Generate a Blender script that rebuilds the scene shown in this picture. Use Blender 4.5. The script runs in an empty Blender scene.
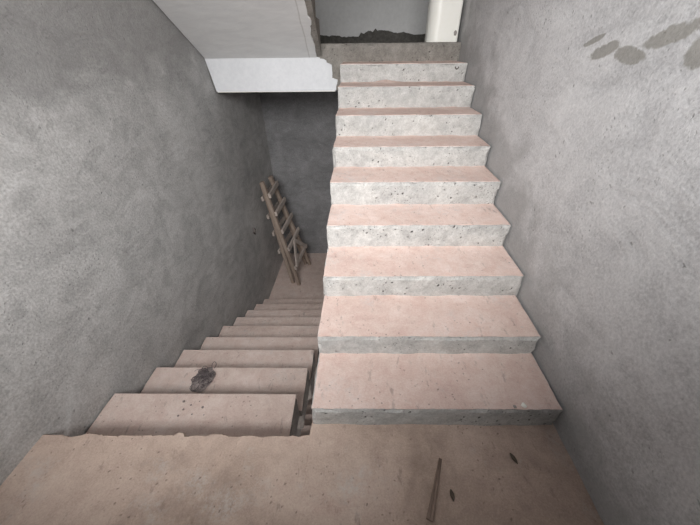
import bpy, bmesh, math, random
from mathutils import Vector, Matrix, noise
random.seed(7)
scene = bpy.context.scene
C = scene.collection

# ------------------------------------------------------------------ camera
cam_d = bpy.data.cameras.new('camera')
cam_d.sensor_width = 36.0
cam_d.lens = 300.78 * 36.0 / 700.0
cam_d.clip_start = 0.02
cam = bpy.data.objects.new('camera', cam_d)
C.objects.link(cam)
PIT, YAW, ROL = 0.6247, -0.0157, 0.0114
def _yaw(v):
    cy, sy = math.cos(YAW), math.sin(YAW)
    return Vector((v[0]*cy + v[1]*sy, -v[0]*sy + v[1]*cy, v[2]))
_R0 = _yaw((1, 0, 0))
_U0 = _yaw((0, math.sin(PIT), math.cos(PIT)))
_F0 = _yaw((0, math.cos(PIT), -math.sin(PIT)))
_right = _R0*math.cos(ROL) - _U0*math.sin(ROL)
_up = _R0*math.sin(ROL) + _U0*math.cos(ROL)
_m = Matrix((_right, _up, -_F0)).transposed().to_4x4()
_m.translation = Vector((0.027, 0.0, 1.4129))
cam.matrix_world = _m
scene.camera = cam

# ------------------------------------------------------------------ world, window light, exposure
scene.view_settings.view_transform = 'Standard'
scene.view_settings.look = 'None'
scene.view_settings.exposure = 0.0
scene.view_settings.gamma = 1.0
scene.view_settings.use_curve_mapping = False
world = bpy.data.worlds.new('overcast_sky')
scene.world = world
world.use_nodes = True
wb = world.node_tree.nodes['Background']
wb.inputs['Color'].default_value = (0.86, 0.93, 1.0, 1)
wb.inputs['Strength'].default_value = 0.6
scene.cycles.max_bounces = 8
scene.cycles.diffuse_bounces = 6
scene.cycles.use_denoising = True

WALL_Y = -0.32            # wall behind the photographer
def area(name, loc, target, sx, sy, power, col):
    d = bpy.data.lights.new(name, 'AREA')
    d.shape = 'RECTANGLE'; d.size = sx; d.size_y = sy
    d.energy = power; d.color = col
    o = bpy.data.objects.new(name, d)
    C.objects.link(o)
    o.location = loc
    o.rotation_euler = (Vector(target) - Vector(loc)).to_track_quat('-Z', 'Z').to_euler()
    return o
# daylight standing in the landing window openings (this storey, and the storey below)
area('window_daylight', (-0.45, -2.4, 3.15), (-0.10, 2.0, 0.75), 3.4, 2.4, 585.0, (1.0, 0.99, 0.98))
area('lower_window_daylight', (-0.12, -0.8, -1.62), (-0.3, 2.0, -2.6), 1.75, 1.25, 75.0, (1.0, 0.97, 0.95))

# ------------------------------------------------------------------ helpers
def fb(v, o=4):
    return noise.fractal(Vector(v), 1.0, 2.0, o)
def link(name, me, mat=None, parent=None, smooth=False):
    o = bpy.data.objects.new(name, me)
    C.objects.link(o)
    if mat: me.materials.append(mat)
    if parent:
        o.parent = parent
        o.matrix_parent_inverse = parent.matrix_world.inverted()
    if smooth:
        for p in me.polygons: p.use_smooth = True
    return o
def from_bm(name, bm, mat=None, parent=None, smooth=False):
    bmesh.ops.recalc_face_normals(bm, faces=bm.faces)
    me = bpy.data.meshes.new(name)
    bm.to_mesh(me); bm.free()
    return link(name, me, mat, parent, smooth)
def tag(o, label, cat, group=None, kind=None):
    o['label'] = label; o['category'] = cat
    if group: o['group'] = group
    if kind: o['kind'] = kind
    return o
def empty(name, loc):
    o = bpy.data.objects.new(name, None)
    C.objects.link(o)
    o.location = loc
    o.matrix_world = Matrix.Translation(loc)
    o.empty_display_size = 0.1
    return o
def structure(o):
    o['kind'] = 'structure'
    return o
def poly_prism(bm, pts, axis_vec):
    """extrude a polygon (list of Vector) by axis_vec"""
    a = [bm.verts.new(p) for p in pts]
    b = [bm.verts.new(Vector(p) + Vector(axis_vec)) for p in pts]
    n = len(pts)
    bm.faces.new(a); bm.faces.new(list(reversed(b)))
    for i in range(n):
        bm.faces.new((a[i], b[i], b[(i+1) % n], a[(i+1) % n]))
def box(bm, x0, x1, y0, y1, z0, z1):
    poly_prism(bm, [(x0, y0, z0), (x1, y0, z0), (x1, y1, z0), (x0, y1, z0)], (0, 0, z1-z0))
def beam_between(bm, p, q, w, t, wdir):
    """rectangular timber from p to q; w along wdir, t across"""
    p, q = Vector(p), Vector(q)
    d = (q-p).normalized()
    wd = Vector(wdir); wd = (wd - d*wd.dot(d)).normalized()
    td = d.cross(wd)
    n = 6
    rings = []
    for i in range(n+1):
        c = p.lerp(q, i/n)
        k = 1.0 + 0.10*noise.noise(c*9.0)
        c = c + wd*0.004*noise.noise(c*5.0+Vector((3, 1, 7))) + td*0.004*noise.noise(c*5.0+Vector((9, 4, 2)))
        a, b, e = w/2*k, t/2*k, min(w, t)*0.14
        ring = []
        for sx, sy in ((a-e, -b), (a, -b+e), (a, b-e), (a-e, b), (-a+e, b), (-a, b-e), (-a, -b+e), (-a+e, -b)):
            ring.append(bm.verts.new(c + wd*sx + td*sy))
        rings.append(ring)
    for i in range(n):
        for j in range(8):
            bm.faces.new((rings[i][j], rings[i][(j+1) % 8], rings[i+1][(j+1) % 8], rings[i+1][j]))
    bm.faces.new(rings[0]); bm.faces.new(list(reversed(rings[-1])))

def rough_block(x0, x1, y0, y1, z0, z1, s=0.022, amp=0.004, chip=0.010, seed=0.0, xf0=None, xf1=None):
    """box with a gridded, chipped concrete surface. xf0/xf1: x limits as functions of y (else constants)"""
    nx = max(2, round((x1-x0)/s)); ny = max(2, round((y1-y0)/s)); nz = max(2, round((z1-z0)/s))
    bm = bmesh.new(); V = {}
    so = Vector((seed*3.1, seed*1.7, seed*2.3))
    def vert(i, j, k):
        key = (i, j, k)
        if key in V: return V[key]
        y = y0+(y1-y0)*j/ny
        a = xf0(y) if xf0 else x0
        b = xf1(y) if xf1 else x1
        p = Vector((a+(b-a)*i/nx, y, z0+(z1-z0)*k/nz))
        sx = -1 if i == 0 else (1 if i == nx else 0)
        sy = -1 if j == 0 else (1 if j == ny else 0)
        sz = -1 if k == 0 else (1 if k == nz else 0)
        nb = abs(sx)+abs(sy)+abs(sz)
        q = p + so
        n1 = fb(q*7.0)*amp
        d = n1 + 0.35*amp*noise.noise(q*38.0)
        if nb >= 2:
            c = max(0.0, noise.noise(q*11.0+Vector((5, 5, 5))))*1.3 + max(0.0, noise.noise(q*33.0))*0.7
            d = -abs(n1)*0.6 - 0.0015 - chip*c
        off = Vector((sx*d, sy*d, sz*(d if nb >= 2 else d*0.5)))
        V[key] = bm.verts.new(p+off)
        return V[key]
    def quad(a, b, c, d): bm.faces.new((a, b, c, d))
    for i in range(nx):
        for j in range(ny):
            for k in (0, nz):
                quad(vert(i, j, k), vert(i+1, j, k), vert(i+1, j+1, k), vert(i, j+1, k))
    for i in range(nx):
        for k in range(nz):
            for j in (0, ny):
                quad(vert(i, j, k), vert(i+1, j, k), vert(i+1, j, k+1), vert(i, j, k+1))
    for j in range(ny):
        for k in range(nz):
            for i in (0, nx):
                quad(vert(i, j, k), vert(i, j+1, k), vert(i, j+1, k+1), vert(i, j, k+1))
    return bm

def dust_layer(xa, xb, y0, y1, z, front=1, seed=0.0, s=0.022, th=0.003, bumps=()):
    """pink screed / dust skin on a tread; front=+1: the exposed nosing is at y0, -1: at y1.  xa, xb functions of y"""
    ny = max(3, round((y1-y0)/s)); nx = max(3, round((xb(y0)-xa(y0))/(s*0.55)))
    so = Vector((seed*2.1, seed*1.3, seed))
    bm = bmesh.new(); G = []
    for j in range(ny+1):
        row = []
        for i in range(nx+1):
            u, v = i/nx, j/ny
            e = 0.004/(y1-y0)
            if front == 1 and j == 1: v = e
            if front == -1 and j == ny-1: v = 1-e
            y = y0+(y1-y0)*v
            a, b = xa(y), xb(y)
            x = a+(b-a)*u
            q = Vector((x, y, z))+so
            jag = 0.003+0.010*max(0.0, noise.noise(q*14.0)) + 0.006*max(0, noise.noise(q*40.0))
            if front == 1 and j == 0: y += jag
            if front == -1 and j == ny: y -= jag*1.0
            if i == 0: x += jag*0.8
            if i == nx: x -= jag*0.5
            zz = z + th + fb(q*5.0)*0.0022 + 0.0012*noise.noise(q*30.0)
            for (bx, by, br, bh) in bumps:
                d2 = ((x-bx)/br[0])**2+((y-by)/br[1])**2
                zz += bh*math.exp(-d2*2)*(1+0.5*noise.noise(q*24.0))
            back = (y1-y) if front == 1 else (y-y0)
            zz += 0.006*math.exp(-back/0.014)*max(0.0, 0.6+noise.noise(q*16.0))
            edge = (i in (0, nx)) or (front == 1 and j == 0) or (front == -1 and j == ny)
            if edge: zz = z+0.0005
            row.append(bm.verts.new((x, y, zz)))
        G.append(row)
    for j in range(ny):
        for i in range(nx):
            bm.faces.new((G[j][i], G[j][i+1], G[j+1][i+1], G[j+1][i]))
    # skirt + underside so that it is a closed layer
    ring = [G[0][i] for i in range(nx+1)]+[G[j][nx] for j in range(1, ny+1)]+[G[ny][i] for i in range(nx-1, -1, -1)]+[G[j][0] for j in range(ny-1, 0, -1)]
    low = [bm.verts.new((v.co.x, v.co.y, z-0.006)) for v in ring]
    n = len(ring)
    for i in range(n):
        bm.faces.new((ring[i], ring[(i+1) % n], low[(i+1) % n], low[i])).material_index = 1
    bm.faces.new(low).material_index = 1
    return bm

# ------------------------------------------------------------------ materials
class NT:
    def __init__(s, name):
        s.m = bpy.data.materials.new(name); s.m.use_nodes = True
        s.t = s.m.node_tree; s.n = s.t.nodes; s.l = s.t.links
        s.b = s.n['Principled BSDF']
        s.co = s.n.new('ShaderNodeTexCoord').outputs['Object']
    def map(s, scale=(1, 1, 1), loc=(0, 0, 0), rot=(0, 0, 0)):
        m = s.n.new('ShaderNodeMapping')
        m.inputs['Scale'].default_value = scale; m.inputs['Location'].default_value = loc
        m.inputs['Rotation'].default_value = rot
        s.l.new(s.co, m.inputs['Vector']); return m.outputs['Vector']
    def noise(s, scale, detail=6, rough=0.6, vec=None, dist=0.0):
        k = s.n.new('ShaderNodeTexNoise')
        k.inputs['Scale'].default_value = scale; k.inputs['Detail'].default_value = detail
        k.inputs['Roughness'].default_value = rough; k.inputs['Distortion'].default_value = dist
        s.l.new(vec or s.co, k.inputs['Vector']); return k.outputs['Fac']
    def voro(s, scale, vec=None, rnd=1.0):
        k = s.n.new('ShaderNodeTexVoronoi')
        k.inputs['Scale'].default_value = scale; k.inputs['Randomness'].default_value = rnd
        s.l.new(vec or s.co, k.inputs['Vector']); return k.outputs['Distance']
    def ramp(s, fac, stops):
        r = s.n.new('ShaderNodeValToRGB'); e = r.color_ramp.elements
        while len(e) < len(stops): e.new(0.5)
        for i, (p, c) in enumerate(stops):
            e[i].position = p
            e[i].color = (c, c, c, 1) if isinstance(c, (int, float)) else (*c, 1)
        s.l.new(fac, r.inputs['Fac']); return r.outputs['Color']
    def mix(s, fac, a, b, mode='MIX'):
        k = s.n.new('ShaderNodeMix'); k.data_type = 'RGBA'; k.blend_type = mode
        for idx, v in ((0, fac), (6, a), (7, b)):
            sock = k.inputs[idx]
            if isinstance(v, (int, float)): sock.default_value = v if idx == 0 else (v, v, v, 1)
            elif isinstance(v, tuple): sock.default_value = (*v, 1)
            else: s.l.new(v, sock)
        return k.outputs[2]
    def math(s, op, a, b=0.0, c=None):
        k = s.n.new('ShaderNodeMath'); k.operation = op
        for i, v in enumerate((a, b) if c is None else (a, b, c)):
            if isinstance(v, (int, float)): k.inputs[i].default_value = v
            else: s.l.new(v, k.inputs[i])
        return k.outputs[0]
    def xyz(s):
        k = s.n.new('ShaderNodeSeparateXYZ'); s.l.new(s.co, k.inputs[0]); return k.outputs
    def step(s, fac, lo, hi):
        return s.ramp(fac, [(lo, 0.0), (hi, 1.0)])
    def finish(s, col, heights, rough=0.92, spec=0.15):
        s.l.new(col, s.b.inputs['Base Color'])
        s.b.inputs['Roughness'].default_value = rough
        s.b.inputs['Specular IOR Level'].default_value = spec
        nrm = None
        for h, strength, dist in heights:
            k = s.n.new('ShaderNodeBump')
            k.inputs['Strength'].default_value = strength; k.inputs['Distance'].default_value = dist
            s.l.new(h, k.inputs['Height'])
            if nrm: s.l.new(nrm, k.inputs['Normal'])
            nrm = k.outputs['Normal']
        if nrm: s.l.new(nrm, s.b.inputs['Normal'])
        return s.m

def wall_plaster(name, dark, mid, light, patches=(), band=None, seed=0.0, lift=None):
    t = NT(name)
    v = t.map(loc=(seed, seed*2, seed*3))
    big = t.noise(1.3, 5, 0.6, v, 0.4)
    med = t.noise(3.4, 7, 0.62, v, 1.2)
    fine = t.noise(95.0, 4, 0.75, v)
    col = t.ramp(big, [(0.30, dark), (0.50, mid), (0.72, light)])
    col = t.mix(0.50, col, t.ramp(med, [(0.30, 0.34), (0.50, 0.50), (0.70, 0.66)]), 'OVERLAY')
    col = t.mix(0.52, col, t.ramp(fine, [(0.30, 0.22), (0.70, 0.78)]), 'OVERLAY')
    # broad trowel sweeps: soft-edged lighter and darker fans
    sv = t.map(scale=(1.0, 1.0, 2.4), loc=(seed, 0, 0), rot=(0.7, 0, 0))
    streak = t.noise(2.6, 3, 0.55, sv, 2.2)
    col = t.mix(0.40, col, t.ramp(streak, [(0.36, 0.40), (0.47, 0.48), (0.52, 0.55), (0.66, 0.58)]), 'OVERLAY')
    # thin trowel edges
    ln = t.noise(1.9, 2, 0.5, t.map(scale=(1, 1.0, 1.7), loc=(seed+9, 3, 1), rot=(-0.5, 0, 0)), 1.5)
    ridge = t.math('MULTIPLY', t.ramp(ln, [(0.493, 0.0), (0.5, 1.0), (0.507, 0.0)]), t.step(t.noise(3.4, 3, 0.5, t.map(loc=(seed+2, 8, 8))), 0.56, 0.68))
    col = t.mix(t.math('MULTIPLY', ridge, 0.12), col, light)
    # pits, sand-grain roughness in patches
    pm = t.noise(2.6, 3, 0.5, t.map(loc=(seed+4, 1, 2)))
    warp = t.mix(0.05, t.co, t.noise(24.0, 3))
    pit = t.math('MULTIPLY', t.ramp(t.voro(58.0, warp), [(0.08, 1.0), (0.24, 0.0)]), t.step(pm, 0.50, 0.64))
    pit2 = t.math('MULTIPLY', t.ramp(t.voro(15.0, warp), [(0.04, 1.0), (0.10, 0.0)]), 0.9)
    pit = t.math('MAXIMUM', pit, pit2)
    col = t.mix(t.math('MULTIPLY', pit, 0.50), col, (0.07, 0.068, 0.065))
    nick = t.math('MULTIPLY', t.ramp(t.voro(8.0, t.map(scale=(1, 1, 2.0), loc=(seed, 3, 3))), [(0.02, 1.0), (0.06, 0.0)]), 0.6)
    col = t.mix(nick, col, (0.70, 0.69, 0.68))
    hp = t.math('SUBTRACT', med, t.math('MULTIPLY', pit, 0.5))
    x, y, z = t.xyz()
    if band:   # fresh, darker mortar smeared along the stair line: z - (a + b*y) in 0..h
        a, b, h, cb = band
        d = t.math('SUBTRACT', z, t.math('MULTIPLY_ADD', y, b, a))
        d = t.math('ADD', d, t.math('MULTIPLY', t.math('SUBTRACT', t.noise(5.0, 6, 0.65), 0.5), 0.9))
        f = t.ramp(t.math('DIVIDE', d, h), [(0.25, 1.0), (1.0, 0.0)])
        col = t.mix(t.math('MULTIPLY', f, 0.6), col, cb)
    if lift:   # an older, darker upper coat of render with a wavering lower edge
        lz, lw, lc = lift
        d = t.math('ADD', z, t.math('MULTIPLY', t.math('SUBTRACT', t.noise(2.2, 5, 0.6), 0.5), 0.9))
        f = t.ramp(t.math('DIVIDE', t.math('SUBTRACT', d, lz), lw), [(0.0, 0.0), (1.0, 1.0)])
        col = t.mix(t.math('MULTIPLY', f, 0.55), col, lc)
    for (py, pz, ry, rz, ang) in patches:
        dy = t.math('SUBTRACT', y, py); dz = t.math('SUBTRACT', z, pz)
        ca, sa = math.cos(ang), math.sin(ang)
        a = t.math('ADD', t.math('MULTIPLY', dy, ca/ry), t.math('MULTIPLY', dz, sa/ry))
        b = t.math('ADD', t.math('MULTIPLY', dy, -sa/rz), t.math('MULTIPLY', dz, ca/rz))
        r = t.math('ADD', t.math('MULTIPLY', a, a), t.math('MULTIPLY', b, b))
        r = t.math('ADD', r, t.math('MULTIPLY', t.math('SUBTRACT', t.noise(22.0, 6, 0.75), 0.5), 2.6))
        f = t.ramp(r, [(0.65, 1.0), (1.0, 0.0)])
        col = t.mix(t.math('MULTIPLY', f, 0.9), col, t.mix(fine, (0.25, 0.243, 0.225), (0.38, 0.37, 0.345)))
    return t.finish(col, [(fine, 0.34, 0.004), (hp, 0.34, 0.010), (ridge, 0.25, 0.003), (streak, 0.22, 0.02)])

def concrete(name, dark, mid, light, pits=1.0, seed=0.0):
    t = NT(name)
    v = t.map(loc=(seed, seed, seed))
    big = t.noise(3.0, 5, 0.6, v, 0.3)
    med = t.noise(16.0, 6, 0.7, v)
    fine = t.noise(110.0, 4, 0.7, v)
    col = t.ramp(big, [(0.30, dark), (0.5, mid), (0.70, light)])
    col = t.mix(0.55, col, t.ramp(med, [(0.30, 0.30), (0.5, 0.5), (0.70, 0.70)]), 'OVERLAY')
    col = t.mix(0.35, col, t.ramp(fine, [(0.3, 0.25), (0.7, 0.75)]), 'OVERLAY')
    pm = t.noise(5.0, 4, 0.6, t.map(loc=(seed+7, 2, 1)))
    warp = t.mix(0.035, t.co, t.noise(45.0, 4))
    pit = t.math('MULTIPLY', t.ramp(t.voro(70.0, warp), [(0.06, 1.0), (0.22, 0.0)]), t.step(pm, 0.47, 0.58))
    pit2 = t.math('MULTIPLY', t.ramp(t.voro(24.0, warp), [(0.07, 1.0), (0.17, 0.0)]), t.step(pm, 0.42, 0.52))
    pit = t.math('MAXIMUM', pit, pit2)
    col = t.mix(t.math('MULTIPLY', pit, 0.92*pits), col, (0.055, 0.05, 0.045))
    h = t.math('SUBTRACT', med, t.math('MULTIPLY', pit, 1.2))
    return t.finish(col, [(fine, 0.3, 0.003), (h, 0.55, 0.012)])

def dusty(name, dark, mid, light, grey, seed=0.0, worn=0.5):
    t = NT(name)
    v = t.map(loc=(seed, seed*1.5, 0))
    big = t.noise(2.2, 6, 0.62, v, 0.5)
    med = t.noise(13.0, 7, 0.7, v, 0.4)
    fine = t.noise(150.0, 4, 0.75, v)
    col = t.ramp(big, [(0.30, dark), (0.50, mid), (0.70, light)])
    col = t.mix(0.45, col, t.ramp(med, [(0.30, 0.34), (0.5, 0.5), (0.70, 0.66)]), 'OVERLAY')
    col = t.mix(0.30, col, t.ramp(fine, [(0.3, 0.25), (0.7, 0.75)]), 'OVERLAY')
    # scuffed places where the grey concrete shows through
    w = t.math('MULTIPLY', t.step(t.noise(3.6, 5, 0.65, t.map(loc=(seed+3, 5, 0))), 0.555, 0.67), t.step(t.noise(40.0, 5, 0.8, v), 0.42, 0.60))
    col = t.mix(t.math('MULTIPLY', w, worn), col, grey)
    # dark crumbs and smudges
    sm = t.noise(4.0, 3, 0.5, t.map(loc=(1, seed+2, 0)))
    crumb = t.math('MULTIPLY', t.ramp(t.voro(34.0, t.mix(0.03, t.co, t.noise(25.0, 3))), [(0.07, 1.0), (0.17, 0.0)]), t.step(sm, 0.42, 0.54))
    streakv = t.map(scale=(26.0, 9.0, 10.0), loc=(seed, 0, 0), rot=(0, 0, 0.5))
    smear = t.math('MULTIPLY', t.step(t.noise(1.0, 5, 0.7, streakv), 0.60, 0.70), 0.40)
    col = t.mix(t.math('MULTIPLY', crumb, 0.55), col, (0.10, 0.075, 0.06))
    col = t.mix(smear, col, (0.13, 0.095, 0.08))
    h = t.math('ADD', med, t.math('MULTIPLY', crumb, 0.35))
    return t.finish(col, [(fine, 0.25, 0.003), (h, 0.40, 0.010)], rough=0.96, spec=0.08)

def plain(name, dark, light, scale=6.0, rough=0.8, bump=0.2, spec=0.2, stretch=(1, 1, 1)):
    t = NT(name)
    v = t.map(scale=stretch)
    n = t.noise(scale, 6, 0.65, v, 0.4)
    f = t.noise(scale*9, 4, 0.6, v)
    col = t.ramp(n, [(0.30, dark), (0.70, light)])
    col = t.mix(0.25, col, t.ramp(f, [(0.3, 0.3), (0.7, 0.7)]), 'OVERLAY')
    return t.finish(col, [(n, bump, 0.006), (f, bump*0.8, 0.002)], rough, spec)

M_left = wall_plaster('left_wall_plaster', (0.40, 0.395, 0.388), (0.47, 0.463, 0.455), (0.55, 0.542, 0.532), seed=1.3, lift=(1.22, 0.14, (0.27, 0.265, 0.26)))
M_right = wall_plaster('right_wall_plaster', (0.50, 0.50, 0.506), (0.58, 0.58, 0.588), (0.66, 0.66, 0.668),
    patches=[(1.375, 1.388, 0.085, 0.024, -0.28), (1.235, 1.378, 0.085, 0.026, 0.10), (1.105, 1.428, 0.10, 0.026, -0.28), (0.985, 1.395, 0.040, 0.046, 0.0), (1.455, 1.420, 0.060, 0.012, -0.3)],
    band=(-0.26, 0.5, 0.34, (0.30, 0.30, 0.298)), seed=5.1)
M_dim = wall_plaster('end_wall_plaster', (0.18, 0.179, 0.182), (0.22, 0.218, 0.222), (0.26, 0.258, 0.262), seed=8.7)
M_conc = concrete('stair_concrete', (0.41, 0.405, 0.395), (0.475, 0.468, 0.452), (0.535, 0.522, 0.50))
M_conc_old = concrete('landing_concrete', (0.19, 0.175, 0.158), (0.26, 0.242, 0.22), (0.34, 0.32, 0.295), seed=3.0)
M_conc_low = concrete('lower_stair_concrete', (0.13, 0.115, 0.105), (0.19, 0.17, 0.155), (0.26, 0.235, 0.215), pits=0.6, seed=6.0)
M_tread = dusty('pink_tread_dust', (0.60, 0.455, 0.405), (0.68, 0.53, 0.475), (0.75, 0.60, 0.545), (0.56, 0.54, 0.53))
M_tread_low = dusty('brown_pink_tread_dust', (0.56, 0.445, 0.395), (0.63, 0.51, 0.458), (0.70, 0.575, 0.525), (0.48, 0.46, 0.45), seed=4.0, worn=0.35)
M_floor = dusty('landing_dust', (0.39, 0.298, 0.245), (0.52, 0.403, 0.338), (0.63, 0.50, 0.425), (0.60, 0.57, 0.54), seed=9.0, worn=0.6)
M_white = plain('white_putty', (0.66, 0.67, 0.69), (0.74, 0.75, 0.77), 4.0, 0.85, 0.10)
M_cream = plain('cream_paint', (0.91, 0.90, 0.84), (0.94, 0.93, 0.87), 2.0, 0.35, 0.02, 0.4)
M_wood = plain('old_wood', (0.26, 0.20, 0.162), (0.44, 0.355, 0.30), 7.0, 0.85, 0.4, 0.15, (1.0, 1.0, 0.25))
M_wood_rung = plain('weathered_wood', (0.38, 0.325, 0.29), (0.56, 0.49, 0.445), 9.0, 0.85, 0.4, 0.15, (1.0, 0.3, 1.0))
M_dark = plain('dark_debris', (0.06, 0.05, 0.048), (0.17, 0.145, 0.14), 30.0, 0.9, 0.6)
M_clump = plain('clump_fibre', (0.17, 0.14, 0.135), (0.44, 0.38, 0.36), 60.0, 0.95, 0.8)
M_strand = plain('debris_strand', (0.07, 0.058, 0.06), (0.20, 0.17, 0.172), 40.0, 0.8, 0.3)
M_stone = plain('grey_stone', (0.24, 0.22, 0.20), (0.42, 0.39, 0.36), 30.0, 0.9, 0.5)
M_leaf = plain('dry_leaf', (0.07, 0.055, 0.042), (0.15, 0.12, 0.095), 40.0, 0.8, 0.4)
M_stick = plain('dusty_stick', (0.17, 0.125, 0.10), (0.30, 0.225, 0.185), 14.0, 0.9, 0.5, 0.1, (2.0, 0.3, 1.0))
M_rust = plain('rusty_wire', (0.05, 0.035, 0.028), (0.12, 0.08, 0.06), 40.0, 0.7, 0.4)
M_patch = plain('dark_mortar_and_shade', (0.07, 0.066, 0.06), (0.14, 0.132, 0.12), 24.0, 0.95, 0.6)

# ------------------------------------------------------------------ measured places
Yu = [0.686, 0.977, 1.272, 1.566, 1.845, 2.132, 2.416, 2.721, 3.031, 3.361]       # risers going up
Zu = [0.129, 0.259, 0.400, 0.550, 0.707, 0.848, 0.996, 1.149, 1.284, 1.431]
Yd = [0.638, 0.957, 1.264, 1.545, 1.837, 2.135, 2.428, 2.711, 2.983, 3.279]       # edges going down
Zd = [0.0, -0.203, -0.394, -0.562, -0.754, -0.929, -1.107, -1.275, -1.431, -1.611]
XL = lambda y: -0.186+0.032*y        # well side of the rising flight
XR = lambda y: 0.923+0.024*y         # right wall
XW = lambda y: -1.399+0.027*y        # left wall
Z_LOW = -1.79
Z_UP = 1.431
END_Y = 4.75
Z_BOT, Z_TOP = -5.3, 3.3

# ------------------------------------------------------------------ shell
bm = bmesh.new()
prof = [(0.0, Z_BOT), (0.0, 0.45), (-0.010, 0.90), (-0.045, 1.34), (-0.055, Z_TOP), (-0.25, Z_TOP), (-0.25, Z_BOT)]   # the upper lift of plaster sits back a little
e0 = [bm.verts.new((XW(-0.9)+dx, -0.9, z)) for dx, z in prof]
e1 = [bm.verts.new((XW(5.0)+dx, 5.0, z)) for dx, z in prof]
bm.faces.new(e0); bm.faces.new(list(reversed(e1)))
for i in range(7): bm.faces.new((e0[i], e1[i], e1[(i+1) % 7], e0[(i+1) % 7]))
structure(from_bm('wall_left', bm, M_left))
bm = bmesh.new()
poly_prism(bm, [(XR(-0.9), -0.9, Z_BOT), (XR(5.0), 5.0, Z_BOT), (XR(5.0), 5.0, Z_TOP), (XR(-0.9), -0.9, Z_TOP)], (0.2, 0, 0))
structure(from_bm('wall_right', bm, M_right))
bm = bmesh.new()
box(bm, XW(END_Y)-0.05, XR(END_Y)+0.05, END_Y, END_Y+0.2, Z_BOT, Z_TOP)
wall_back = structure(from_bm('wall_back', bm, M_dim))
# whitewashed plaster coat on the upper end wall, torn off along its foot
bm = bmesh.new()
pts = []
x = XW(END_Y)
foot = [(-1.3, 1.55), (-0.40, 1.535), (-0.36, 1.52), (-0.28, 1.512), (-0.20, 1.520), (-0.13, 1.506), (-0.05, 1.500), (0.04, 1.508), (0.09, 1.500), (0.125, 1.545), (0.16, 1.530), (0.22, 1.562), (0.27, 1.552), (0.30, 1.580), (0.33, 1.560), (0.42, 1.566), (0.50, 1.552), (0.58, 1.535), (0.66, 1.545), (0.72, 1.530), (0.80, 1.520), (XR(END_Y), 1.53)]
low = []
for a, b in zip(foot, foot[1:]):
    for k in range(5):
        u = k/5
        px = a[0]+(b[0]-a[0])*u; pz = a[1]+(b[1]-a[1])*u
        low.append((px, END_Y, pz+0.010*noise.noise(Vector((px*40, 3.3, 0)))))
low.append((XR(END_Y), END_Y, 1.53)); low[0] = (XW(END_Y), END_Y, 1.55)
poly_prism(bm, low+[(XR(END_Y), END_Y, Z_TOP-0.02), (XW(END_Y), END_Y, Z_TOP-0.02)], (0, -0.012, 0))
M_upwall = plain('grey_white_putty', (0.62, 0.617, 0.61), (0.70, 0.697, 0.69), 3.0, 0.9, 0.08)
structure(from_bm('plaster_coat', bm, M_upwall, wall_back))
bm = bmesh.new()      # bare dark mortar strip at the foot of that wall
box(bm, XW(END_Y)+0.01, XR(END_Y)-0.01, END_Y-0.004, END_Y, Z_UP+0.002, 1.62)
structure(from_bm('bare_strip', bm, M_patch, wall_back))

# wall behind the photographer with its landing window openings
bm = bmesh.new()
WX0, WXM, WX1 = -1.15, -0.20, 0.80
SILL_L, SHADE_SILL_R = 1.10, 1.74  # unseen right sill is built up to shade the landing's right side
xa, xb = XW(WALL_Y)-0.05, XR(WALL_Y)+0.05
y0, y1 = WALL_Y-0.15, WALL_Y
box(bm, xa, WX0, y0, y1, Z_BOT, Z_TOP); box(bm, WX1, xb, y0, y1, Z_BOT, Z_TOP)
box(bm, WX0, WX1, y0, y1, Z_BOT, -2.2); box(bm, WX0, WX1, y0, y1, 2.70, Z_TOP)
box(bm, WX0, WXM, y0, y1, -1.05, SILL_L); box(bm, WXM, WX1, y0, y1, -1.05, SHADE_SILL_R)
structure(from_bm('wall_front', bm, M_dim))
bm = bmesh.new()
box(bm, XW(0)-0.2, XR(5)+0.2, -1.0, 5.0, Z_TOP, Z_TOP+0.15)
structure(from_bm('ceiling', bm, M_white))

# the landing one stands on: dusty slab with a broken front edge on the left
bm = bmesh.new()
nx, ny = 240, 60
G = []
for j in range(ny+1):
    row = []
    for i in range(nx+1):
        u = i/nx
        xn = -1.40+(0.94+1.40)*u
        ye = 0.638 if xn < -0.172 else 0.76
        if xn < -0.172:
            ye += 0.010*fb((xn*9, 2.0, 1.0))+0.006*noise.noise(Vector((xn*33, 5, 5)))
            if -0.79 < xn < -0.75: ye += 0.012
        v = (j/(ny-1))*(1-0.005) if j < ny else 1.0
        if xn < -0.172: ye += 0.004*noise.noise(Vector((xn*90, 1, 8)))
        y = WALL_Y+(ye-WALL_Y)*v
        x = XW(y)+(XR(y)-XW(y))*u
        z = 0.0+0.004*fb((x*3, y*3, 0.5))+0.0022*noise.noise(Vector((x*17, y*17, 2)))
        if j == ny: z -= 0.006
        row.append(bm.verts.new((x, y, z)))
    G.append(row)
for j in range(ny):
    for i in range(nx):
        bm.faces.new((G[j][i], G[j][i+1], G[j+1][i+1], G[j+1][i]))
ring = [G[0][i] for i in range(nx+1)]+[G[j][nx] for j in range(1, ny+1)]+[G[ny][i] for i in range(nx-1, -1, -1)]+[G[j][0] for j in range(ny-1, 0, -1)]
low1 = [bm.verts.new((v.co.x, v.co.y, -0.16)) for v in ring]
n = len(ring)
for i in range(n): bm.faces.new((ring[i], ring[(i+1) % n], low1[(i+1) % n], low1[i]))
bm.faces.new(low1)
structure(from_bm('floor', bm, M_floor, smooth=False))

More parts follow.
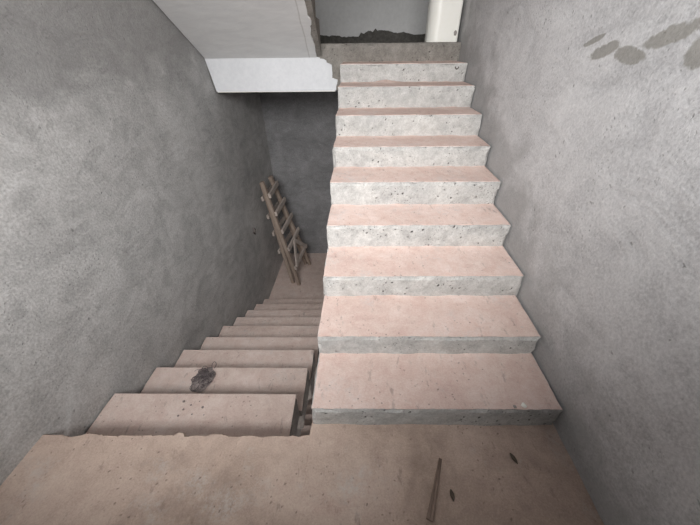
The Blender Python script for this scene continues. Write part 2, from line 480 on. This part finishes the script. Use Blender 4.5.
# bottom landing under the far slab, and the landing one storey further down
bm = bmesh.new()
box(bm, XW(4.0)-0.02, XR(4.0)+0.02, 3.279, END_Y, Z_LOW-0.15, Z_LOW)
structure(from_bm('floor_lower', bm, M_tread_low))
bm = bmesh.new()
box(bm, XW(0)-0.02, XR(0)+0.02, WALL_Y, 1.19, -3.38, -3.22)
structure(from_bm('floor_basement', bm, M_tread_low))
bm = bmesh.new()
box(bm, XW(4.0)-0.02, XR(4.0)+0.02, 3.83, END_Y, -5.16, -5.01)
structure(from_bm('floor_cellar', bm, M_tread_low))

# far upper landing: slab and its front beam, rough concrete face
bm = rough_block(-1.32, 1.02, 3.361, 3.60, 1.062, Z_UP, s=0.022, amp=0.005, chip=0.010, seed=2.0, xf0=XW, xf1=XR)
floor_upper = structure(from_bm('floor_upper', bm, M_conc_old))
bm = bmesh.new()
poly_prism(bm, [(XW(3.6), 3.6, 1.28), (XR(3.6), 3.6, 1.28), (XR(END_Y), END_Y, 1.28), (XW(END_Y), END_Y, 1.28)], (0, 0, Z_UP-1.28))
structure(from_bm('landing_slab', bm, M_patch, floor_upper))  # slab coloured dark to cut bounce and deepen the shade below it
# white putty on the beam's face with its torn right end
yb = 3.353
outl = [(XW(yb)-0.043, 1.338), (-0.303, 1.331), (-0.285, 1.325), (-0.278, 1.318), (-0.255, 1.316), (-0.225, 1.306), (-0.222, 1.290), (-0.190, 1.275), (-0.176, 1.268), (-0.172, 1.190), (-0.176, 1.166), (-0.150, 1.158), (-0.122, 1.150), (-0.128, 1.120), (-0.140, 1.090), (-0.140, 1.060), (XW(yb), 1.060)]
fine = []
for a, b in zip(outl, outl[1:]+outl[:1]):
    m = 4 if max(a[0], b[0]) > -0.32 and min(a[0], b[0]) > -0.4 else 1
    for k in range(m):
        u = k/m
        jx = 0.004*noise.noise(Vector((a[0]*70+k*3.1, a[1]*70, 1))) if m > 1 and k else 0
        fine.append(Vector((a[0]+(b[0]-a[0])*u+jx, 3.362, a[1]+(b[1]-a[1])*u+jx)))
bm = bmesh.new()
poly_prism(bm, fine, (0, -0.014, 0))
structure(from_bm('white_putty_coat', bm, M_white, floor_upper))
bm = bmesh.new()      # thin strip of formwork left at the bottom edge
box(bm, XW(3.35)+0.01, -0.15, 3.347, 3.362, 1.053, 1.059)
structure(from_bm('drip_edge', bm, M_cream, floor_upper))

# ------------------------------------------------------------------ rising flight (right)
up = tag(empty('staircase', (0.38, 0.686, 0.0)), 'bare concrete flight of pink-dusted stairs climbing ahead along the right wall', 'stairs')
bpy.context.view_layer.update()
XRs = lambda y: XR(y)-0.007
for i in range(9):
    ya, yb = Yu[i], Yu[i+1]
    z1 = Zu[i]; z0 = (Zu[i-1] if i else 0.0)-0.02
    blk = rough_block(-0.18, 0.95, ya, yb+0.012, z0, z1, amp=0.005, chip=0.012, seed=i*1.37, xf0=XL, xf1=XRs)
    st = from_bm('step', blk, M_conc, up)
    bumps = []
    if i == 7: bumps = [(0.30, 3.0, (0.16, 0.06), 0.02)]
    d = dust_layer(lambda y: XL(y)+0.001, lambda y: XRs(y)-0.004, ya, yb+0.004, z1, 1, seed=i*0.77, bumps=bumps)
    from_bm('tread', d, M_tread, st).data.materials.append(M_conc)
    if i == 8:      # little tie-wire loop sticking out of the ninth riser
        bmw = bmesh.new()
        prev = None
        R, r = 0.014, 0.0035
        for k in range(10):
            a = math.pi + math.pi*k/9
            c = Vector((0.90+R*math.cos(a), ya-0.006, 1.262+R*math.sin(a)*1.3))
            rad = Vector((math.cos(a), 0, math.sin(a)))
            rg = [bmw.verts.new(c + rad*r*math.cos(q)+Vector((0, 1, 0))*r*2.0*math.sin(q)) for q in (0, 1.57, 3.14, 4.71)]
            if prev:
                for q in range(4): bmw.faces.new((prev[q], prev[(q+1) % 4], rg[(q+1) % 4], rg[q]))
            else: bmw.faces.new(rg)
            prev = rg
        bmw.faces.new(prev)
        w_ = from_bm('wire_loop', bmw, M_rust, st); w_['label'] = 'rusty wire loop'
bm = bmesh.new()        # waist slab below the steps
P = [(0.70, -0.16), (0.70, -0.02)]+[(Yu[i], Zu[i-1]-0.021) for i in range(1, 9)]+[(3.36, 1.262), (3.36, 1.06)]
a = [bm.verts.new((XL(y)+0.01, y, z)) for y, z in P]
b = [bm.verts.new((XR(y)-0.004, y, z)) for y, z in P]
bm.faces.new(a); bm.faces.new(list(reversed(b)))
for i in range(len(P)): bm.faces.new((a[i], b[i], b[(i+1) % len(P)], a[(i+1) % len(P)]))
from_bm('waist_slab', bm, M_conc_old, up)

# ------------------------------------------------------------------ descending flight (left)
XSv = [-0.33, -0.302, -0.290, -0.290, -0.285, -0.28, -0.28, -0.275, -0.27, -0.27]
XWs = lambda y: XW(y)+0.007
Y_EDGE = list(Yd)
def descending(name, label, dz, first, last, loc, s, dy=0.0):
    Yd = [y+dy for y in Y_EDGE]
    root = tag(empty(name, loc), label, 'stairs')
    bpy.context.view_layer.update()
    for j in range(first, last+1):
        ya, yb = Yd[j-1], Yd[j]
        z1 = Zd[j]+dz; z0 = (Zd[j+1] if j < 9 else Z_LOW)+dz-0.01
        xs = XSv[j]
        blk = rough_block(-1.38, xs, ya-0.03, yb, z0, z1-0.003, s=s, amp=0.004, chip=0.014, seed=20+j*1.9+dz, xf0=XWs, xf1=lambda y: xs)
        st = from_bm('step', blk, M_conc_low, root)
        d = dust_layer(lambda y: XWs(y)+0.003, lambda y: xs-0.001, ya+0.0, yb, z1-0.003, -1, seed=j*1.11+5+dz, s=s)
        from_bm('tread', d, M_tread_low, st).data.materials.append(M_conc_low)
    P = [(Yd[first-1]-0.06, Zd[first]+dz-0.20)]
    P = []
    for j in range(first, last+1):
        P.append((Yd[j-1], (Zd[j+1] if j < 9 else Z_LOW)+dz-0.012))
    P.append((Yd[last], (Zd[last+1] if last < 9 else Z_LOW)+dz-0.012))
    Q = [(y, z-0.17) for y, z in (P[-1], P[0])]
    # stepped top kept below the blocks
    top = []
    for j in range(first, last+1):
        zz = (Zd[j+1] if j < 9 else Z_LOW)+dz-0.012
        top.append((Yd[j-1]-0.03, zz)); top.append((Yd[j]-0.032, zz))
    pr = top+[(top[-1][0], top[-1][1]-0.15), (top[0][0], top[0][1]-0.15)]
    bm = bmesh.new()
    a = [bm.verts.new((XW(y)+0.01, y, z)) for y, z in pr]
    b = [bm.verts.new((-0.345, y, z)) for y, z in pr]
    bm.faces.new(a); bm.faces.new(list(reversed(b)))
    for i in range(len(pr)): bm.faces.new((a[i], b[i], b[(i+1) % len(pr)], a[(i+1) % len(pr)]))
    from_bm('waist_slab', bm, M_conc_low, root)
    return root
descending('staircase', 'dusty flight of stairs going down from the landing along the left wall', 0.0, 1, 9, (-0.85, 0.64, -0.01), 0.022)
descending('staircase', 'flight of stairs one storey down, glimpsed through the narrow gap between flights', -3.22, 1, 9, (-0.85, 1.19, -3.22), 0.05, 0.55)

# ------------------------------------------------------------------ overhead flight (white underside)
ov = tag(empty('staircase', (-0.80, 3.33, 1.34)), 'flight of stairs overhead at upper left with white plastered underside', 'stairs')
bpy.context.view_layer.update()
SL = 0.58
OX = -0.268
sof = lambda y: 1.340+SL*(3.345-y)
pr = []
n_st = 9
y = 3.345
top = []
for k in range(n_st):
    ya = 3.345-0.29*k
    zz = Z_UP+0.168*(k+1)
    top.append((ya, zz-0.168)); top.append((ya, zz))
top.append((3.345-0.29*n_st, Z_UP+0.168*n_st))
yend = top[-1][0]
bm = bmesh.new()
pr = [(3.345, sof(3.345))]+top+[(yend, sof(yend))]
def jag(y): return OX
a = [bm.verts.new((XW(y)-0.034, y, z)) for y, z in pr]
b = [bm.verts.new((OX, y, z)) for y, z in pr]
bm.faces.new(a); bm.faces.new(list(reversed(b)))
for i in range(len(pr)): bm.faces.new((a[i], b[i], b[(i+1) % len(pr)], a[(i+1) % len(pr)]))
from_bm('flight_slab', bm, M_conc_old, ov)
bm = bmesh.new()
N = 110
prev = None
for k in range(N+1):
    y = 3.346-(3.346-yend)*k/N
    xr = -0.312+0.012*fb((y*7, 1, 1))+0.008*noise.noise(Vector((y*45, 2, 2)))+(0.012 if 2.9 < y < 2.98 else 0)
    z = sof(y)
    cols = [XW(y)-0.036, XW(y)+0.35, -0.75, -0.376, xr]
    lo = [bm.verts.new((xx, y, z-0.012)) for xx in cols]
    hi = [bm.verts.new((xx, y, z+0.004)) for xx in cols]
    if prev:
        pl, ph = prev
        for q in range(4):
            bm.faces.new((pl[q], pl[q+1], lo[q+1], lo[q])); bm.faces.new((ph[q], hi[q], hi[q+1], ph[q+1]))
        bm.faces.new((pl[4], ph[4], hi[4], lo[4])); bm.faces.new((pl[0], lo[0], hi[0], ph[0]))
    else:
        for q in range(4): bm.faces.new((lo[q], lo[q+1], hi[q+1], hi[q]))
    prev = (lo, hi)
for q in range(4): bm.faces.new((prev[0][q], prev[1][q], prev[1][q+1], prev[0][q+1]))
t = NT('soffit_putty')
nn = t.noise(5.0, 6, 0.65, t.map(scale=(1, 3, 1)), 0.6); ff = t.noise(50, 4)
col = t.ramp(nn, [(0.3, (0.68, 0.68, 0.68)), (0.7, (0.78, 0.78, 0.775))])
X_, Y_, Z_ = t.xyz()
dx = t.math('ABSOLUTE', t.math('ADD', X_, t.math('MULTIPLY_ADD', t.noise(3.0, 3), 0.03, 0.36)))
col = t.mix(t.math('MULTIPLY', t.ramp(dx, [(0.002, 1.0), (0.006, 0.0)]), 0.4), col, (0.24, 0.22, 0.19))
M_soffit = t.finish(col, [(nn, 0.2, 0.01), (ff, 0.1, 0.002)])
sp = from_bm('plaster', bm, M_soffit, ov); sp['label'] = 'white plaster on the underside'

# ------------------------------------------------------------------ cream pillar at the head of the stairs
pil = tag(empty('pillar', (0.845, 3.52, Z_UP)), 'smooth cream-white rounded pillar at the top of the stairs beside right wall', 'pillar')
bpy.context.view_layer.update()
bm = bmesh.new()
sec = []
x0, x1, ya, yb = 0.706, 0.980, 3.425, 3.66
def arc(cx, cy, r, a0, a1, n=8):
    return [(cx+r*math.cos(math.radians(a0+(a1-a0)*k/n)), cy+r*math.sin(math.radians(a0+(a1-a0)*k/n))) for k in range(n+1)]
sec += arc(x0+0.10, ya+0.10, 0.10, 180, 270, 12)
sec += arc(x1-0.02, ya+0.02, 0.02, 270, 360, 5)
sec += arc(x1-0.02, yb-0.02, 0.02, 0, 90, 5)
sec += arc(x0+0.10, yb-0.10, 0.10, 90, 180, 12)
poly_prism(bm, [(a, b, Z_UP) for a, b in sec], (0, 0, Z_TOP-Z_UP))
sh = from_bm('shaft', bm, M_cream, pil)
bm = bmesh.new()       # chipped paint spot near its foot
pp = []
for k in range(14):
    a = 2*math.pi*k/14
    r = 0.016*(1+0.45*noise.noise(Vector((math.cos(a)*2, math.sin(a)*2, 4))))
    pp.append((0.948+r*0.9*math.cos(a), ya-0.0008, 1.497+r*1.3*math.sin(a)))
poly_prism(bm, pp, (0, 0.003, 0))
ch = from_bm('paint_chip', bm, M_stone, pil); ch['label'] = 'grey chipped spot'

# ------------------------------------------------------------------ wooden ladder (folded trestle) in the far corner
lad = tag(empty('ladder', (-0.86, 4.09, Z_LOW)), 'rough folded wooden trestle ladder leaning on left wall on bottom landing', 'ladder')
bpy.context.view_layer.update()
FL, FR = Vector((-0.878, 3.815, Z_LOW)), Vector((-0.768, 4.385, Z_LOW))
TL, TR = Vector((-1.170, 3.79, -0.020)), Vector((-1.170, 4.20, -0.100))
RL, RR = Vector((-0.985, 3.865, Z_LOW)), Vector((-0.842, 4.395, Z_LOW))
SL_, SR_ = Vector((-1.248, 4.02, -0.115)), Vector((-1.248, 4.50, -0.195))
across = (FR-FL).normalized()
nrm = (TL-FL).cross(across).normalized()
if nrm.x < 0: nrm = -nrm
for p, q in ((FL, TL), (FR, TR), (RL, SL_), (RR, SR_)):
    bm = bmesh.new()
    beam_between(bm, p+Vector((0, 0, 0.006)), q, 0.056, 0.050, across)
    from_bm('rail', bm, M_wood, lad)
def at_frac(f, g, a, b, c, d, off, ext0, ext1):
    p = a.lerp(b, f); q = c.lerp(d, g)
    e = (q-p).normalized()
    return p - e*ext0 + off, q + e*ext1 + off
fr = RUNGS = [(0.890, 0.925), (0.735, 0.765), (0.575, 0.600), (0.400, 0.430), (0.200, 0.225)]
rp = []
for f, g in fr:
    p, q = at_frac(f, g, FL, TL, FR, TR, nrm*0.040, 0.010, 0.085)
    rp.append((p, q))
    bm = bmesh.new(); beam_between(bm, p, q, 0.064, 0.032, (TL-FL))
    from_bm('rung', bm, M_wood_rung, lad)
for f in (0.875, 0.715, 0.555, 0.375):
    p, q = at_frac(f, f+0.02, RL, SL_, RR, SR_, -nrm*0.038, 0.075, 0.03)
    bm = bmesh.new(); beam_between(bm, p, q, 0.064, 0.030, (TL-FL))
    from_bm('rung', bm, M_wood_rung, lad)
mid = rp[3][0].lerp(rp[3][1], 0.42)+nrm*0.022
for e in (rp[4][0].lerp(rp[4][1], 0.06), rp[4][0].lerp(rp[4][1], 0.95)):
    bm = bmesh.new(); beam_between(bm, mid-nrm*0.002, e+nrm*0.022, 0.060, 0.022, across)
    from_bm('brace', bm, M_wood_rung, lad)

# ------------------------------------------------------------------ small things
# dark square plug in the left wall
bm = bmesh.new()
px = XW(3.49)
for d in ((0.0, 0.045, 0.010), ):
    poly_prism(bm, [(px-0.004, 3.49, -0.583-0.055), (px-0.004, 3.49+0.045, -0.583), (px-0.004, 3.49, -0.583+0.055), (px-0.004, 3.49-0.045, -0.583)], (0.018, 0, 0))
plug = tag(from_bm('wall_plug', bm, M_dark), 'small dark diamond-shaped plug set in left wall near the ladder', 'plug')
bm = bmesh.new()
poly_prism(bm, [(px+0.012, 3.49, -0.583-0.032), (px+0.012, 3.49+0.026, -0.583), (px+0.012, 3.49, -0.583+0.032), (px+0.012, 3.49-0.026, -0.583)], (0.006, 0, 0))
from_bm('plug_core', bm, M_stone, plug)

# dark crumpled clump on the second step down
cx, cy, cz = -0.982, 1.166, Zd[2]+0.005
deb = tag(empty('debris_clump', (cx, cy, cz)), 'dark crumpled clump of stringy debris lying on the second step down', 'debris')
bpy.context.view_layer.update()
bm = bmesh.new()
rings = []
NR, NA = 9, 30
cv = bm.verts.new((cx, cy, cz+0.022))
for r in range(1, NR+1):
    ring = []
    for k in range(NA):
        a = 2*math.pi*k/NA
        rad = (0.070+0.014*noise.noise(Vector((math.cos(a)*1.8, math.sin(a)*1.8, 3))))*r/NR
        x = cx+rad*math.cos(a)*0.98+0.10*rad*math.sin(a); y = cy+rad*math.sin(a)*1.28
        h = 0.019*(1-(r/NR)**3)+0.006*(1-(r/NR)**2)*fb((x*40, y*40, 1))
        if r == NR: h = 0.001
        ring.append(bm.verts.new((x, y, cz+h)))
    rings.append(ring)
for k in range(NA): bm.faces.new((cv, rings[0][k], rings[0][(k+1) % NA]))
for r in range(NR-1):
    for k in range(NA): bm.faces.new((rings[r][k], rings[r+1][k], rings[r+1][(k+1) % NA], rings[r][(k+1) % NA]))
bm.faces.new(rings[-1])
from_bm('clump', bm, M_clump, deb)
def tube(bm, pts, r, n=5):
    prev = None
    for i, p in enumerate(pts):
        d = (pts[min(i+1, len(pts)-1)]-pts[max(i-1, 0)]).normalized()
        s = d.cross(Vector((0.1, 0.2, 1))).normalized(); u = s.cross(d)
        rg = [bm.verts.new(p+s*r*math.cos(2*math.pi*k/n)+u*r*math.sin(2*math.pi*k/n)) for k in range(n)]
        if prev:
            for k in range(n): bm.faces.new((prev[k], prev[(k+1) % n], rg[(k+1) % n], rg[k]))
        else: bm.faces.new(rg)
        prev = rg
    bm.faces.new(list(reversed(prev)))
rnd = random.Random(4)
bm = bmesh.new()
for s_ in range(44):
    a0 = rnd.uniform(0, 6.28); rr = rnd.uniform(0.01, 0.062)
    bx = cx+rr*math.cos(a0)*1.0+0.1*rr*math.sin(a0); by = cy+rr*math.sin(a0)*1.28
    r0 = rnd.uniform(0.008, 0.022); ph = rnd.uniform(0, 6.28); L = rnd.uniform(3.5, 8)
    pts = []
    for k in range(16):
        a = ph+L*k/15
        pts.append(Vector((bx+r0*(1+0.03*k)*math.cos(a), by+r0*1.2*math.sin(a), cz+0.010+0.016*(1-min(1, (rr/0.07)))+0.005*math.sin(a*1.7+ph)+0.004)))
    tube(bm, pts, 0.0016)
pts = [Vector((cx+0.035+0.014*math.cos(a), cy+0.105+0.02*math.sin(a), cz+0.008+0.010*math.sin(a))) for a in [-1.2+0.35*k for k in range(16)]]
tube(bm, pts, 0.0022)
from_bm('strands', bm, M_strand, deb)

# stick and leaves on the landing
def zfloor(x, y): return 0.004*fb((x*3, y*3, 0.5))+0.0022*noise.noise(Vector((x*17, y*17, 2)))
bm = bmesh.new()
A, B = Vector((0.303, 0.342, 0)), Vector((0.388, 0.545, 0))
A.z = zfloor(A.x, A.y)+0.006; B.z = zfloor(B.x, B.y)+0.005
n = 14
prev = None
for i in range(n+1):
    u = i/n
    c = A.lerp(B, u); w = 0.0135*(1-0.55*u)*(1+0.15*noise.noise(Vector((u*9, 1, 1)))); h = 0.006
    sd = (B-A).normalized().cross(Vector((0, 0, 1)))
    rg = [bm.verts.new(c+sd*w*a+Vector((0, 0, h*b))) for a, b in ((-1, -0.8), (-1, 0.5), (-0.55, 0.8), (0, 0.25), (0.55, 0.8), (1, 0.5), (1, -0.8))]
    if prev:
        for k in range(7): bm.faces.new((prev[k], prev[(k+1) % 7], rg[(k+1) % 7], rg[k]))
    else: bm.faces.new(rg)
    prev = rg
bm.faces.new(list(reversed(prev)))
tag(from_bm('wood_splinter', bm, M_stick), 'long thin split stick of wood lying on the shaded landing', 'stick')
def leaf(name, x, y, ang, L, Wd, label, cat):
    bm = bmesh.new()
    prev = None
    for i in range(9):
        u = i/8
        w = Wd*math.sin(math.pi*min(0.98, max(0.02, u)))**0.8
        rg = []
        for a in (-1, -0.5, 0, 0.5, 1):
            lx, ly = (u-0.5)*L, a*w
            X = x+lx*math.cos(ang)-ly*math.sin(ang); Y = y+lx*math.sin(ang)+ly*math.cos(ang)
            rg.append((X, Y, zfloor(x, y)+0.004+0.004*abs(a)+0.003*u))
        up_ = [bm.verts.new(p) for p in rg]; dn = [bm.verts.new((p[0], p[1], p[2]-0.0022)) for p in rg]
        ring = up_+list(reversed(dn))
        if prev:
            for k in range(10): bm.faces.new((prev[k], prev[(k+1) % 10], ring[(k+1) % 10], ring[k]))
        else: bm.faces.new(ring)
        prev = ring
    bm.faces.new(list(reversed(prev)))
    return tag(from_bm(name, bm, M_leaf), label, cat)
leaf('dry_leaf', 0.693, 0.547, 1.95, 0.044, 0.008, 'dark dry leaf on the landing near the right wall', 'leaf')
leaf('dry_leaf', 0.403, 0.418, 1.65, 0.038, 0.008, 'dark dry leaf on the landing just beside the split stick', 'leaf')
def pebble(x, y, z, r, label, mat=None, seed=0):
    bm = bmesh.new()
    bmesh.ops.create_icosphere(bm, subdivisions=2, radius=r)
    for v in bm.verts:
        v.co *= 1+0.35*noise.noise(v.co*(1.2/r)+Vector((seed, 0, 0)))
        v.co.z *= 0.6
        v.co += Vector((x, y, z+r*0.42))
    return tag(from_bm('pebble', bm, mat or M_stone), label, 'pebble')
pebble(0.985-0.03, 0.622, 0.0, 0.012, 'pale crumb of plaster on the landing at the foot of right wall', M_white, 1)
pebble(0.765, 0.705, Zu[0]+0.003, 0.011, 'pale chip on the first rising step near its right end', M_cream, 2)
pebble(0.725, 0.700, Zu[0]+0.003, 0.007, 'smaller brownish chip left of the pale chip on first rising step', M_stone, 3)

# dark crumbs that fell off the clump
rc = random.Random(11)
for k, (x, y, st_) in enumerate([(-0.93, 0.905, 1), (-0.88, 0.885, 1), (-0.905, 0.86, 1), (-0.86, 0.84, 1), (-0.915, 0.82, 1), (-0.80, 0.865, 1), (-0.845, 0.905, 1), (-0.775, 0.83, 1)]):
    pebble(x+rc.uniform(-0.012, 0.012), y+rc.uniform(-0.008, 0.008), Zd[st_]+0.001, rc.uniform(0.003, 0.0065), 'tiny dark crumb scattered on the first step down in front of the debris clump', M_clump, k+3)['group'] = 'dark crumbs on the first step down'
